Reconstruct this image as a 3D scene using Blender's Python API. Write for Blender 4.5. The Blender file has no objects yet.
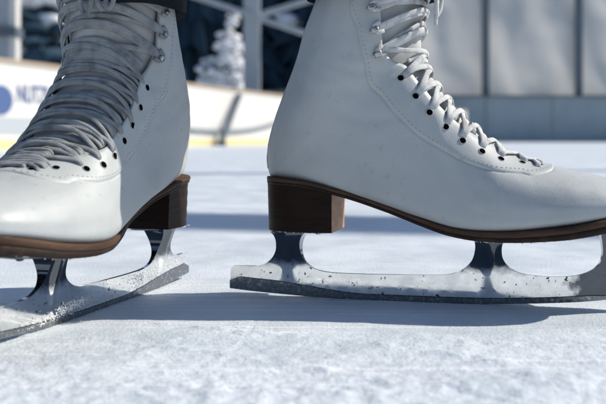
import bpy, bmesh, math, random
from mathutils import Vector, Matrix, noise
R = math.radians
CM = 0.01
scene = bpy.context.scene
COL = scene.collection

# ------------------------------------------------------------------ helpers
def tag(o, label=None, cat=None, group=None, kind=None):
    if label: o['label'] = label
    if cat: o['category'] = cat
    if group: o['group'] = group
    if kind: o['kind'] = kind
    return o

def empty(name, loc=(0, 0, 0), rot=(0, 0, 0)):
    o = bpy.data.objects.new(name, None)
    o.location = loc
    o.rotation_euler = rot
    o.empty_display_size = 0.02
    COL.objects.link(o)
    return o

def link(name, me, parent=None):
    o = bpy.data.objects.new(name, me)
    COL.objects.link(o)
    if parent is not None:
        o.parent = parent
    return o

def mesh(name, verts, faces, mats, parent=None, smooth=True, scale=1.0, fmat=None, weld=0.0, recalc=True):
    me = bpy.data.meshes.new(name)
    me.from_pydata([tuple(c * scale for c in v) for v in verts], [], faces)
    if not isinstance(mats, (list, tuple)):
        mats = [mats]
    for m in mats:
        me.materials.append(m)
    if fmat:
        for i, p in enumerate(me.polygons):
            p.material_index = fmat[i]
    bm = bmesh.new()
    bm.from_mesh(me)
    if weld > 0:
        bmesh.ops.remove_doubles(bm, verts=bm.verts, dist=weld)
        bmesh.ops.dissolve_degenerate(bm, edges=bm.edges, dist=1e-7)
    if recalc:
        bmesh.ops.recalc_face_normals(bm, faces=bm.faces)
    for f in bm.faces:
        f.smooth = smooth
    bm.to_mesh(me)
    bm.free()
    return link(name, me, parent)

def bevel(o, w, seg=2, ang=35):
    m = o.modifiers.new('bevel', 'BEVEL')
    m.width = w
    m.segments = seg
    m.limit_method = 'ANGLE'
    m.angle_limit = R(ang)
    return o

def sharp(o, ang=35):
    me = o.data
    bm = bmesh.new()
    bm.from_mesh(me)
    for e in bm.edges:
        if len(e.link_faces) == 2 and e.calc_face_angle(0) > R(ang):
            e.smooth = False
    bm.to_mesh(me)
    bm.free()
    return o

class MB:
    def __init__(self):
        self.v, self.f, self.m = [], [], []
    def add(self, vs, fs, mi=0):
        b = len(self.v)
        self.v += [tuple(x) for x in vs]
        self.f += [tuple(i + b for i in f) for f in fs]
        self.m += [mi] * len(fs)
    def box(self, c, s, mi=0, rot=None):
        vs = []
        for x in (-.5, .5):
            for y in (-.5, .5):
                for z in (-.5, .5):
                    p = Vector((x * s[0], y * s[1], z * s[2]))
                    if rot is not None:
                        p = rot @ p
                    vs.append(p + Vector(c))
        self.add(vs, [(0, 1, 3, 2), (4, 6, 7, 5), (0, 4, 5, 1), (2, 3, 7, 6), (0, 2, 6, 4), (1, 5, 7, 3)], mi)
    def bar(self, a, b, w, d=None, mi=0):
        a, b = Vector(a), Vector(b)
        z = (b - a).normalized()
        q = z.to_track_quat('Z', 'Y').to_matrix()
        self.box((a + b) / 2, (w, d or w, (b - a).length), mi, q)
    def tube(self, pts, nrms, w, t, seg=10, mi=0, cap=True):
        """strand with an elliptical section: w across the surface, t along its normal"""
        n = len(pts)
        vs, fs = [], []
        for i in range(n):
            p = Vector(pts[i])
            tg = (Vector(pts[min(i + 1, n - 1)]) - Vector(pts[max(i - 1, 0)]))
            if tg.length < 1e-9:
                tg = Vector((1, 0, 0))
            tg.normalize()
            nn = Vector(nrms[i])
            nn = nn - tg * nn.dot(tg)
            if nn.length < 1e-6:
                nn = tg.orthogonal()
            nn.normalize()
            bb = tg.cross(nn)
            wi = w[i] if isinstance(w, (list, tuple)) else w
            ti = t[i] if isinstance(t, (list, tuple)) else t
            for k in range(seg):
                a = 2 * math.pi * k / seg
                ca, sa = math.cos(a), math.sin(a)
                ex = 0.8
                ca = math.copysign(abs(ca) ** ex, ca)
                sa = math.copysign(abs(sa) ** ex, sa)
                vs.append(p + bb * ca * wi / 2 + nn * sa * ti / 2)
        for i in range(n - 1):
            for k in range(seg):
                k2 = (k + 1) % seg
                fs.append((i * seg + k, i * seg + k2, (i + 1) * seg + k2, (i + 1) * seg + k))
        if cap:
            fs.append(tuple(range(seg))[::-1])
            fs.append(tuple((n - 1) * seg + k for k in range(seg)))
        self.add(vs, fs, mi)
    def build(self, name, mats, parent=None, smooth=True, scale=1.0, weld=0.0):
        return mesh(name, self.v, self.f, mats, parent, smooth, scale, self.m, weld)

def ico(sub=1):
    bm = bmesh.new()
    bmesh.ops.create_icosphere(bm, subdivisions=sub, radius=1.0)
    v = [x.co.copy() for x in bm.verts]
    f = [tuple(y.index for y in x.verts) for x in bm.faces]
    bm.free()
    return v, f
ICO1, ICO2 = ico(1), ico(2)

def crv(arr, u):
    """Catmull-Rom through evenly spaced samples (scalars)"""
    n = len(arr)
    u = max(0.0, min(n - 1.0, u))
    i = min(int(u), n - 2)
    t = u - i
    p1, p2 = arr[i], arr[i + 1]
    p0 = arr[i - 1] if i > 0 else 2 * p1 - p2
    p3 = arr[i + 2] if i + 2 < n else 2 * p2 - p1
    return 0.5 * (2 * p1 + (p2 - p0) * t + (2 * p0 - 5 * p1 + 4 * p2 - p3) * t * t + (3 * p1 - p0 - 3 * p2 + p3) * t ** 3)

def pl(xs, ys, x):
    """monotone cubic-ish interpolation through (xs, ys)"""
    n = len(xs)
    if x <= xs[0]: return ys[0]
    if x >= xs[-1]: return ys[-1]
    i = 0
    while x > xs[i + 1]: i += 1
    h = xs[i + 1] - xs[i]
    d = [(ys[k + 1] - ys[k]) / (xs[k + 1] - xs[k]) for k in range(n - 1)]
    def sl(k):
        if k == 0: return d[0]
        if k == n - 1: return d[-1]
        if d[k - 1] * d[k] <= 0: return 0.0
        return 2 * d[k - 1] * d[k] / (d[k - 1] + d[k])
    t = (x - xs[i]) / h
    return ((2 * t ** 3 - 3 * t * t + 1) * ys[i] + (t ** 3 - 2 * t * t + t) * h * sl(i)
            + (-2 * t ** 3 + 3 * t * t) * ys[i + 1] + (t ** 3 - t * t) * h * sl(i + 1))

def sm(a, b, x):
    t = max(0.0, min(1.0, (x - a) / (b - a)))
    return t * t * (3 - 2 * t)

# ------------------------------------------------------------------ materials
def mat(name, color, rough=0.5, metal=0.0, spec=0.5, bumps=(), mottle=None, rmottle=None, extra=None, stretch=None):
    """bumps: (scale, strength, distance, detail); mottle: (scale, colour, lo, hi)"""
    m = bpy.data.materials.new(name)
    m.use_nodes = True
    nt = m.node_tree
    b = nt.nodes['Principled BSDF']
    b.inputs['Base Color'].default_value = (*color, 1)
    b.inputs['Roughness'].default_value = rough
    b.inputs['Metallic'].default_value = metal
    b.inputs['Specular IOR Level'].default_value = spec
    tc = nt.nodes.new('ShaderNodeTexCoord')
    src = tc.outputs['Object']
    if stretch:
        mp = nt.nodes.new('ShaderNodeMapping')
        mp.inputs['Scale'].default_value = stretch
        nt.links.new(src, mp.inputs['Vector'])
        src = mp.outputs['Vector']
    col = None
    for (sc, c2, lo, hi) in (mottle or ()):
        nz = nt.nodes.new('ShaderNodeTexNoise')
        nz.inputs['Scale'].default_value = sc
        nz.inputs['Detail'].default_value = 6
        nt.links.new(src, nz.inputs['Vector'])
        mr = nt.nodes.new('ShaderNodeMapRange')
        mr.inputs['From Min'].default_value = lo
        mr.inputs['From Max'].default_value = hi
        nt.links.new(nz.outputs['Fac'], mr.inputs['Value'])
        mx = nt.nodes.new('ShaderNodeMix')
        mx.data_type = 'RGBA'
        nt.links.new(mr.outputs['Result'], mx.inputs['Factor'])
        if col is None:
            mx.inputs['A'].default_value = (*color, 1)
        else:
            nt.links.new(col, mx.inputs['A'])
        mx.inputs['B'].default_value = (*c2, 1)
        col = mx.outputs['Result']
    if col is not None:
        nt.links.new(col, b.inputs['Base Color'])
    if rmottle:
        sc, lo, hi = rmottle
        nz = nt.nodes.new('ShaderNodeTexNoise')
        nz.inputs['Scale'].default_value = sc
        nz.inputs['Detail'].default_value = 8
        nt.links.new(src, nz.inputs['Vector'])
        mr = nt.nodes.new('ShaderNodeMapRange')
        mr.inputs['From Min'].default_value = 0.35
        mr.inputs['From Max'].default_value = 0.65
        mr.inputs['To Min'].default_value = lo
        mr.inputs['To Max'].default_value = hi
        nt.links.new(nz.outputs['Fac'], mr.inputs['Value'])
        nt.links.new(mr.outputs['Result'], b.inputs['Roughness'])
    prev = None
    for (sc, st, di, de) in bumps:
        nz = nt.nodes.new('ShaderNodeTexNoise')
        nz.inputs['Scale'].default_value = sc
        nz.inputs['Detail'].default_value = de
        nt.links.new(src, nz.inputs['Vector'])
        bp = nt.nodes.new('ShaderNodeBump')
        bp.inputs['Strength'].default_value = st
        bp.inputs['Distance'].default_value = di
        nt.links.new(nz.outputs['Fac'], bp.inputs['Height'])
        if prev is not None:
            nt.links.new(prev, bp.inputs['Normal'])
        prev = bp.outputs['Normal']
    if prev is not None:
        nt.links.new(prev, b.inputs['Normal'])
    if extra:
        extra(nt, b, tc, prev)
    return m

def lace_extra(nt, b, tc, prev):
    vo = nt.nodes.new('ShaderNodeTexVoronoi')
    vo.inputs['Scale'].default_value = 1900
    nt.links.new(tc.outputs['Object'], vo.inputs['Vector'])
    bp = nt.nodes.new('ShaderNodeBump')
    bp.inputs['Strength'].default_value = 0.5
    bp.inputs['Distance'].default_value = 0.0006
    nt.links.new(vo.outputs['Distance'], bp.inputs['Height'])
    nt.links.new(bp.outputs['Normal'], b.inputs['Normal'])

def stack_extra(nt, b, tc, prev):
    # thin seams between the leather lifts of the heel
    mp = nt.nodes.new('ShaderNodeMapping')
    mp.inputs['Scale'].default_value = (12, 12, 900)
    nt.links.new(tc.outputs['Object'], mp.inputs['Vector'])
    nz = nt.nodes.new('ShaderNodeTexNoise')
    nz.inputs['Scale'].default_value = 1.0
    nz.inputs['Detail'].default_value = 3
    nt.links.new(mp.outputs['Vector'], nz.inputs['Vector'])
    bp = nt.nodes.new('ShaderNodeBump')
    bp.inputs['Strength'].default_value = 0.35
    bp.inputs['Distance'].default_value = 0.0008
    nt.links.new(nz.outputs['Fac'], bp.inputs['Height'])
    nt.links.new(bp.outputs['Normal'], b.inputs['Normal'])

M = {}
M['leather'] = mat('white_leather', (0.475, 0.503, 0.503), 0.47, spec=0.38,
                   bumps=((1300, 0.30, 0.0005, 4), (75, 0.16, 0.002, 5), (20, .10, .004, 2)),
                   mottle=((22, (0.41, 0.435, 0.44), 0.5, 0.75), (160, (0.36, 0.375, 0.375), 0.63, 0.8)), rmottle=(40, 0.42, 0.58))
M['tongue'] = mat('tongue_felt', (0.50, 0.515, 0.51), 0.8, spec=0.2, bumps=((700, 0.3, 0.0006, 4),),
                  mottle=((60, (0.40, 0.41, 0.41), 0.45, 0.7),))
M['lace'] = mat('lace_cotton', (0.62, 0.63, 0.625), 0.85, spec=0.15, mottle=((110, (0.38, 0.385, 0.385), 0.45, 0.68),), extra=lace_extra)
M['lace_dark'] = mat('dark_lace_cotton', (0.31, 0.33, 0.34), 0.75, spec=0.2, mottle=((110, (0.18, 0.195, 0.205), 0.45, 0.68),), extra=lace_extra)  # darker lace cotton, used on the left skate
M['stitch'] = mat('stitch_thread', (0.42, 0.44, 0.44), 0.8)
M['eyelet'] = mat('eyelet_paint', (0.34, 0.35, 0.35), 0.5)
M['hole'] = mat('eyelet_hole', (0.004, 0.004, 0.005), 1.0, spec=0.0)
M['hook'] = mat('nickel_hook', (0.40, 0.41, 0.42), 0.32, metal=0.9, bumps=((400, 0.2, 0.0006, 3),))
M['sole'] = mat('brown_sole_edge', (0.088, 0.051, 0.033), 0.6, spec=.15, bumps=((120, 0.4, 0.0012, 5), (900, 0.3, 0.0004, 2)),
                mottle=((50, (0.045, 0.026, 0.018), 0.42, 0.68), (200, (0.14, 0.08, 0.05), 0.60, 0.80)), stretch=(0.5, 0.5, 3))
M['outsole'] = mat('dark_outsole', (0.022, 0.014, 0.011), 0.6, spec=.2, bumps=((300, 0.4, 0.0008, 4),),
                   mottle=((90, (0.06, 0.035, 0.022), 0.55, 0.75),))
M['heel'] = mat('stacked_heel', (0.022, 0.011, 0.0075), 0.5, spec=.12, mottle=((45, (0.010, 0.006, 0.0045), 0.42, 0.65), (160, (0.055, 0.03, 0.018), 0.66, 0.82)),
                extra=stack_extra, stretch=(0.6, 0.6, 3))
M['breast'] = mat('lit_heel_breast', (0.48, 0.25, 0.12), 0.5, spec=.3, mottle=((60, (0.30, 0.15, 0.07), 0.42, 0.66),), extra=stack_extra, stretch=(.6, .6, 3))  # lit copy of the heel breast, bounce light put into its colour
def painted_reflection(nt, b, tc, prev):  # darkens necks and toe end in place of dark mirrored surroundings
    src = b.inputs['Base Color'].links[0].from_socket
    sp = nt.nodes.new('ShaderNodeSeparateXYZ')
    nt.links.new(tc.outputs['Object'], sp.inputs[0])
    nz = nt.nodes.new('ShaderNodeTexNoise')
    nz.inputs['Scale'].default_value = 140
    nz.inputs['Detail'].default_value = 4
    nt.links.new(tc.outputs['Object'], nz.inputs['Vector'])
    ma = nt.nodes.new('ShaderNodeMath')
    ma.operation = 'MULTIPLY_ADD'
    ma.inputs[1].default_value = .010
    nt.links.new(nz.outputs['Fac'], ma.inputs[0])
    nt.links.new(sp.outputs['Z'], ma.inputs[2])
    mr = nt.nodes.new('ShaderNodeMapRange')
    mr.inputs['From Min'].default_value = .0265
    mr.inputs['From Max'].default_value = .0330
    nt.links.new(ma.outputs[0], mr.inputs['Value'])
    # dark reflections put into the colour of the toe end as well
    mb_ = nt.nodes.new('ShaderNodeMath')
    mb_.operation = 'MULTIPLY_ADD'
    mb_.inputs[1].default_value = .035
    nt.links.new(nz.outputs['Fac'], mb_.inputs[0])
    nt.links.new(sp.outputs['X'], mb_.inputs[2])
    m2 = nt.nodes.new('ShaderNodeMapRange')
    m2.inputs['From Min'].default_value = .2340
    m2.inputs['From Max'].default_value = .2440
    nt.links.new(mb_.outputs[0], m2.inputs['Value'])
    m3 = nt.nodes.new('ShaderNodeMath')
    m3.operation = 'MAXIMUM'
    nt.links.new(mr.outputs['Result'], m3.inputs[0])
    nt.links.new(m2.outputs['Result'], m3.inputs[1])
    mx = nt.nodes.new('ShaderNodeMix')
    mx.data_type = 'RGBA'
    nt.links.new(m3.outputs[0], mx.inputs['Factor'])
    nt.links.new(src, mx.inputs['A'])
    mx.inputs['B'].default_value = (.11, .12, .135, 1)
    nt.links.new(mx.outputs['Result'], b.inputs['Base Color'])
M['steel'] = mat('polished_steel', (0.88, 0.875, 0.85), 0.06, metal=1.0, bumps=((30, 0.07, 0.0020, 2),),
                 mottle=((330, (0.05, 0.055, 0.06), 0.645, 0.68), (60, (0.70, 0.71, 0.71), 0.5, 0.72)), rmottle=(160, 0.03, 0.13), extra=painted_reflection)
M['runner'] = mat('wet_dark_reflect_runner', (0.22, 0.235, 0.25), 0.15, metal=1.0, bumps=((200, 0.22, 0.0012, 3),),
                  mottle=((330, (0.42, 0.44, 0.46), 0.56, 0.68),), rmottle=(400, 0.10, 0.40))  # base darkened for the shadow mirrored in the blade's lower band
M['snow'] = mat('snow_crumbs', (0.86, 0.88, 0.90), 0.6, spec=0.3, bumps=((900, 0.5, 0.001, 3),))
M['trouser'] = mat('dark_trouser_knit', (0.012, 0.014, 0.020), 0.9, spec=0.2, bumps=((1200, 0.5, 0.0006, 3),))
M['skin'] = mat('skin', (0.55, 0.36, 0.28), 0.5)

def ice_extra(nt, b, tc, prev):
    # skate scratches: long thin streaks at several headings, plus fine grain
    last = None
    for ang, sc, lo in ((12, 55, .60), (-28, 45, .62), (74, 60, .63), (140, 35, .62)):
        mp = nt.nodes.new('ShaderNodeMapping')
        mp.inputs['Rotation'].default_value = (0, 0, R(ang))
        mp.inputs['Scale'].default_value = (1.2, sc, 1)
        nt.links.new(tc.outputs['Object'], mp.inputs['Vector'])
        nz = nt.nodes.new('ShaderNodeTexNoise')
        nz.inputs['Scale'].default_value = 2.2
        nz.inputs['Detail'].default_value = 2
        nt.links.new(mp.outputs['Vector'], nz.inputs['Vector'])
        mr = nt.nodes.new('ShaderNodeMapRange')
        mr.inputs['From Min'].default_value = lo
        mr.inputs['From Max'].default_value = lo + .08
        nt.links.new(nz.outputs['Fac'], mr.inputs['Value'])
        if last is None:
            last = mr.outputs['Result']
        else:
            mx = nt.nodes.new('ShaderNodeMath')
            mx.operation = 'MAXIMUM'
            nt.links.new(last, mx.inputs[0])
            nt.links.new(mr.outputs['Result'], mx.inputs[1])
            last = mx.outputs[0]
    # colour: clear bluish ice where it is scraped, white frost elsewhere
    fr = nt.nodes.new('ShaderNodeTexNoise')
    fr.inputs['Scale'].default_value = 9
    fr.inputs['Detail'].default_value = 9
    fr.inputs['Roughness'].default_value = 0.7
    nt.links.new(tc.outputs['Object'], fr.inputs['Vector'])
    mr = nt.nodes.new('ShaderNodeMapRange')
    mr.inputs['From Min'].default_value = 0.40
    mr.inputs['From Max'].default_value = 0.62
    nt.links.new(fr.outputs['Fac'], mr.inputs['Value'])
    c = nt.nodes.new('ShaderNodeMix')
    c.data_type = 'RGBA'
    c.inputs['A'].default_value = (0.60, 0.67, 0.735, 1)
    c.inputs['B'].default_value = (0.69, 0.745, 0.80, 1)
    nt.links.new(mr.outputs['Result'], c.inputs['Factor'])
    c2 = nt.nodes.new('ShaderNodeMix')
    c2.data_type = 'RGBA'
    nt.links.new(c.outputs['Result'], c2.inputs['A'])
    c2.inputs['B'].default_value = (0.76, 0.80, 0.86, 1)
    nt.links.new(last, c2.inputs['Factor'])
    nt.links.new(c2.outputs['Result'], b.inputs['Base Color'])
    rr = nt.nodes.new('ShaderNodeMapRange')
    rr.inputs['To Min'].default_value = 0.32
    rr.inputs['To Max'].default_value = 0.6
    nt.links.new(mr.outputs['Result'], rr.inputs['Value'])
    nt.links.new(rr.outputs['Result'], b.inputs['Roughness'])
    g = nt.nodes.new('ShaderNodeTexNoise')
    g.inputs['Scale'].default_value = 420
    g.inputs['Detail'].default_value = 6
    nt.links.new(tc.outputs['Object'], g.inputs['Vector'])
    bp = nt.nodes.new('ShaderNodeBump')
    bp.inputs['Strength'].default_value = 0.5
    bp.inputs['Distance'].default_value = 0.0016
    nt.links.new(g.outputs['Fac'], bp.inputs['Height'])
    bp2 = nt.nodes.new('ShaderNodeBump')
    bp2.inputs['Strength'].default_value = 0.6
    bp2.inputs['Distance'].default_value = 0.0012
    nt.links.new(last, bp2.inputs['Height'])
    nt.links.new(bp.outputs['Normal'], bp2.inputs['Normal'])
    nt.links.new(bp2.outputs['Normal'], b.inputs['Normal'])
M['ice'] = mat('scraped_ice', (0.8, 0.83, 0.87), 0.45, spec=0.35, extra=ice_extra)

# ------------------------------------------------------------------ the boot as one parametric surface
# stations from the toe (0) round the heel to the top of the shaft; (back/bottom point, front/top point, half width)
KV = [0, .05, .13, .27, .45, .62, .78, .90, .97, 1.0]
PF = [.90, .97, 1.0, 1.0, .95, .85, .67, .45, .24, 0]
PH = [.80, .90, .95, .97, 1.0, 1.0, .95, .75, .44, 0]
PS = [.12, .46, .70, .92, 1.0, .99, .86, .62, .34, 0]
RINGS = [  # Pb, Pt, W, (F,H,S)
    ((27.35, 7.30), (27.38, 7.80), 0.55, (1, 0, 0)),
    ((27.10, 7.22), (27.00, 8.40), 1.95, (1, 0, 0)),
    ((26.20, 6.98), (25.90, 8.95), 3.15, (1, 0, 0)),
    ((24.40, 6.58), (24.10, 9.35), 4.05, (1, 0, 0)),
    ((22.00, 6.08), (21.60, 9.90), 4.62, (1, 0, 0)),
    ((19.50, 5.72), (19.20, 10.45), 4.80, (1, 0, 0)),
    ((17.00, 5.52), (17.25, 11.45), 4.65, (.9, .1, 0)),
    ((14.40, 5.62), (15.50, 12.95), 4.20, (.6, .4, 0)),
    ((11.50, 6.38), (14.10, 14.40), 3.80, (.3, .7, 0)),
    ((8.50, 7.35), (13.10, 15.60), 3.60, (0, 1, 0)),
    ((5.50, 8.30), (12.45, 16.70), 3.55, (0, 1, 0)),
    ((2.80, 8.85), (12.10, 17.60), 3.55, (0, .8, .2)),
    ((1.10, 9.02), (12.00, 18.20), 3.60, (0, .45, .55)),
    ((0.30, 9.20), (11.95, 18.80), 3.70, (0, .15, .85)),
    ((0.00, 10.60), (11.95, 19.50), 3.85, (0, 0, 1)),
    ((0.35, 12.60), (12.00, 20.30), 4.00, (0, 0, 1)),
    ((1.25, 15.20), (12.10, 21.20), 4.00, (0, 0, 1)),
    ((2.20, 17.70), (12.20, 22.20), 3.95, (0, 0, 1)),
    ((2.90, 20.20), (12.35, 23.20), 3.90, (0, 0, 1)),
    ((3.75, 22.40), (12.50, 24.20), 3.90, (0, 0, 1)),
    ((4.20, 24.30), (12.60, 25.00), 3.95, (0, 0, 1)),
]
NR = len(RINGS) - 1
OS = [-0.05, 0.12, .5, 1.1, 2, 3.2, 5.5, 8, 10.5, 13, 16, 18.5, 20.5, 22.5, 24.5, 26, 27, 27.4, 27.52]
OW = [0.0, .95, 1.75, 2.40, 2.95, 3.18, 3.10, 2.75, 2.75, 3.40, 4.30, 4.72, 4.80, 4.60, 3.98, 3.05, 1.85, 0.95, 0.0]
def outline(s): return max(0.0, pl(OS, OW, s))
TS = [0, 3.3, 6.2, 9, 11.8, 14.2, 16, 17.2, 21.2, 24, 26, 27.5]
TZ = [9.05, 8.78, 8.10, 7.2, 6.25, 5.65, 5.5, 5.52, 5.92, 6.48, 6.95, 7.35]
def ztop(s): return pl(TS, TZ, s)
def zth(s): return pl([0, 9, 13, 17, 24, 27.5], [.46, .46, .58, .68, .92, .96], s)
def zbot(s): return ztop(s) - zth(s)

RB = [[], [], [], []]
RW = [[] for _ in KV]
for (pb, pt, W, mx) in RINGS:
    RB[0].append(pb[0]); RB[1].append(pb[1]); RB[2].append(pt[0]); RB[3].append(pt[1])
    for k in range(len(KV)):
        w = W * (mx[0] * PF[k] + mx[1] * PH[k] + mx[2] * PS[k])
        if k == 0 and mx[2] < 0.9:
            w = min(w, max(0.15, outline(pb[0]) - 0.12))
        RW[k].append(w * w)

def prof(u, v):
    bx, bz, tx, tz = (crv(a, u) for a in RB)
    # rings belly slightly so the instep and toe box are not ruled flat
    return bx + (tx - bx) * v, bz + (tz - bz) * v

def rlen(u):
    a, b = prof(u, 0), prof(u, 1)
    return math.hypot(a[0] - b[0], a[1] - b[1])

_wc = {}
def width(u, v):
    key = round(u, 4)
    if key not in _wc:
        _wc[key] = [max(0.0, crv(a, u)) for a in RW]
    return math.sqrt(max(0.0, pl(KV, _wc[key], v)))

def S0(u, v, side):
    s, z = prof(u, v)
    return Vector((s, side * width(u, v), z))

def SN(u, v, side):
    e = 0.02
    v0, v1 = max(0, v - .01), min(1, v + .01)
    if v > 0.985:
        v0, v1 = v - .02, min(1, v)
    a = S0(u, v1, side) - S0(u, v0, side)
    b = S0(min(NR, u + e), v, side) - S0(max(0, u - e), v, side)
    if v > .995:  # on the centre line the normal lies in the plane of symmetry
        n = Vector((-b.z, 0, b.x))
        if n.dot(Vector((1, 0, .35))) < 0: n = -n
        return n.normalized()
    n = a.cross(b)
    if n.length < 1e-9:
        return Vector((0, side, 0))
    n.normalize()
    s, z = prof(u, .45)
    if n.dot(S0(u, v, side) - Vector((s, 0, z))) < 0:
        n = -n
    return n

def S(u, v, side, d=0.0):
    p = S0(u, v, side)
    return p + SN(u, v, side) * d if d else p

def inv(s, z):
    best = None
    for i in range(60, NR * 20 + 1):
        u = i / 20
        for j in range(60, 201):
            v = j / 200
            a = prof(u, v)
            d = (a[0] - s) ** 2 + (a[1] - z) ** 2
            if best is None or d < best[0]:
                best = (d, u, v)
    return best[1], best[2]

EYES0 = [inv(*p) for p in [(20.0, 10.05), (18.75, 10.22), (17.35, 10.45), (16.05, 10.95), (14.75, 11.70), (13.50, 12.70), (12.40, 13.72), (11.42, 14.85), (10.40, 16.15)]]
HOOKS0 = [inv(*p) for p in [(8.75, 17.9), (8.60, 19.5), (8.45, 21.1), (8.35, 22.6), (8.3, 23.6)]]
SEAM0 = [inv(*p) for p in [(18.7, 9.55), (16.6, 9.75), (14.46, 10.5), (12.29, 11.75), (10.09, 13.70), (8.98, 15.1), (8.01, 16.9), (7.48, 19.5), (6.98, 21.9)]]
def lut(pairs, ends):
    q = sorted(pairs + ends)
    o = []
    for a in q:
        if not o or a[0] - o[-1][0] > 0.12:
            o.append(a)
    return [a[0] for a in o], [a[1] for a in o]
U_T, U_S = 4.62, 4.25           # where the throat and the facing end on the toe box
EYES = HOOKS = EX = EY = SX = SY = None
def set_gap(g):
    # g: how much wider than drawn the two facings stand apart on each side (cm)
    global EYES, HOOKS, EX, EY, SX, SY
    k = lambda u: sm(4.6, 7.5, u) * g
    EYES = [(u, v - k(u) / rlen(u)) for u, v in EYES0]
    HOOKS = [(u, v - .35 * g / rlen(u)) for u, v in HOOKS0]
    seam = [(u, v - .8 * k(u) / rlen(u)) for u, v in SEAM0]
    edge = [(u, v + (0.80 if q else .62) / rlen(u)) for q, (u, v) in enumerate(EYES)] + [(u, v + 0.55 / rlen(u)) for u, v in HOOKS]
    _ue, _ve = EYES[-1]
    edge.append((_ue + .42, _ve + 0.78 / rlen(_ue)))
    EX, EY = lut(edge, [(NR, HOOKS[-1][1] + .04)])
    SX, SY = lut(seam, [(NR, seam[-1][1] - .01)])
def vthroat(u):
    if u <= U_T: return 1.0
    v = min(.985, pl(EX, EY, u))
    t = min(1.0, (u - U_T) / 0.55)
    return 1 - (1 - v) * math.sqrt(t)
def vseam(u):
    if u <= U_S: return 1.0
    v = min(pl(SX, SY, u), vthroat(u) - .02)
    t = min(1.0, (u - U_S) / 0.75)
    return 1 - (1 - v) * math.sqrt(t)

def wob(p, amp, f, seed):
    return amp * noise.noise(Vector((p.x * f + seed, p.y * f, p.z * f)))

def relief(p0, u, v, seed):
    d = wob(p0, .05, .22, seed) + wob(p0, .018, .8, seed + 9)
    if 8 < u < 17.5:     # soft creases where the ankle bends
        k = math.exp(-((p0.x - 7.0) / 4.2) ** 2 - ((p0.z - 15.0) / 3.0) ** 2)
        q = p0.z * 1.9 + p0.x * .75 + 3.0 * noise.noise(p0 * .22 + Vector((seed, 0, 0)))
        d += .14 * k * (abs(math.sin(q)) ** .7 - .5) * (.6 + noise.noise(p0 * .5))
    if 5.5 < u < 9.5:    # the flex crease behind the toe box
        k = math.exp(-((p0.x - 14.5 + .5 * (p0.z - 9)) / 1.9) ** 2) * sm(.1, .4, v)
        d += .07 * k * math.sin(p0.x * 2.6 + 1.4 * p0.z + 2.5 * noise.noise(p0 * .3))
    return d

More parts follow.
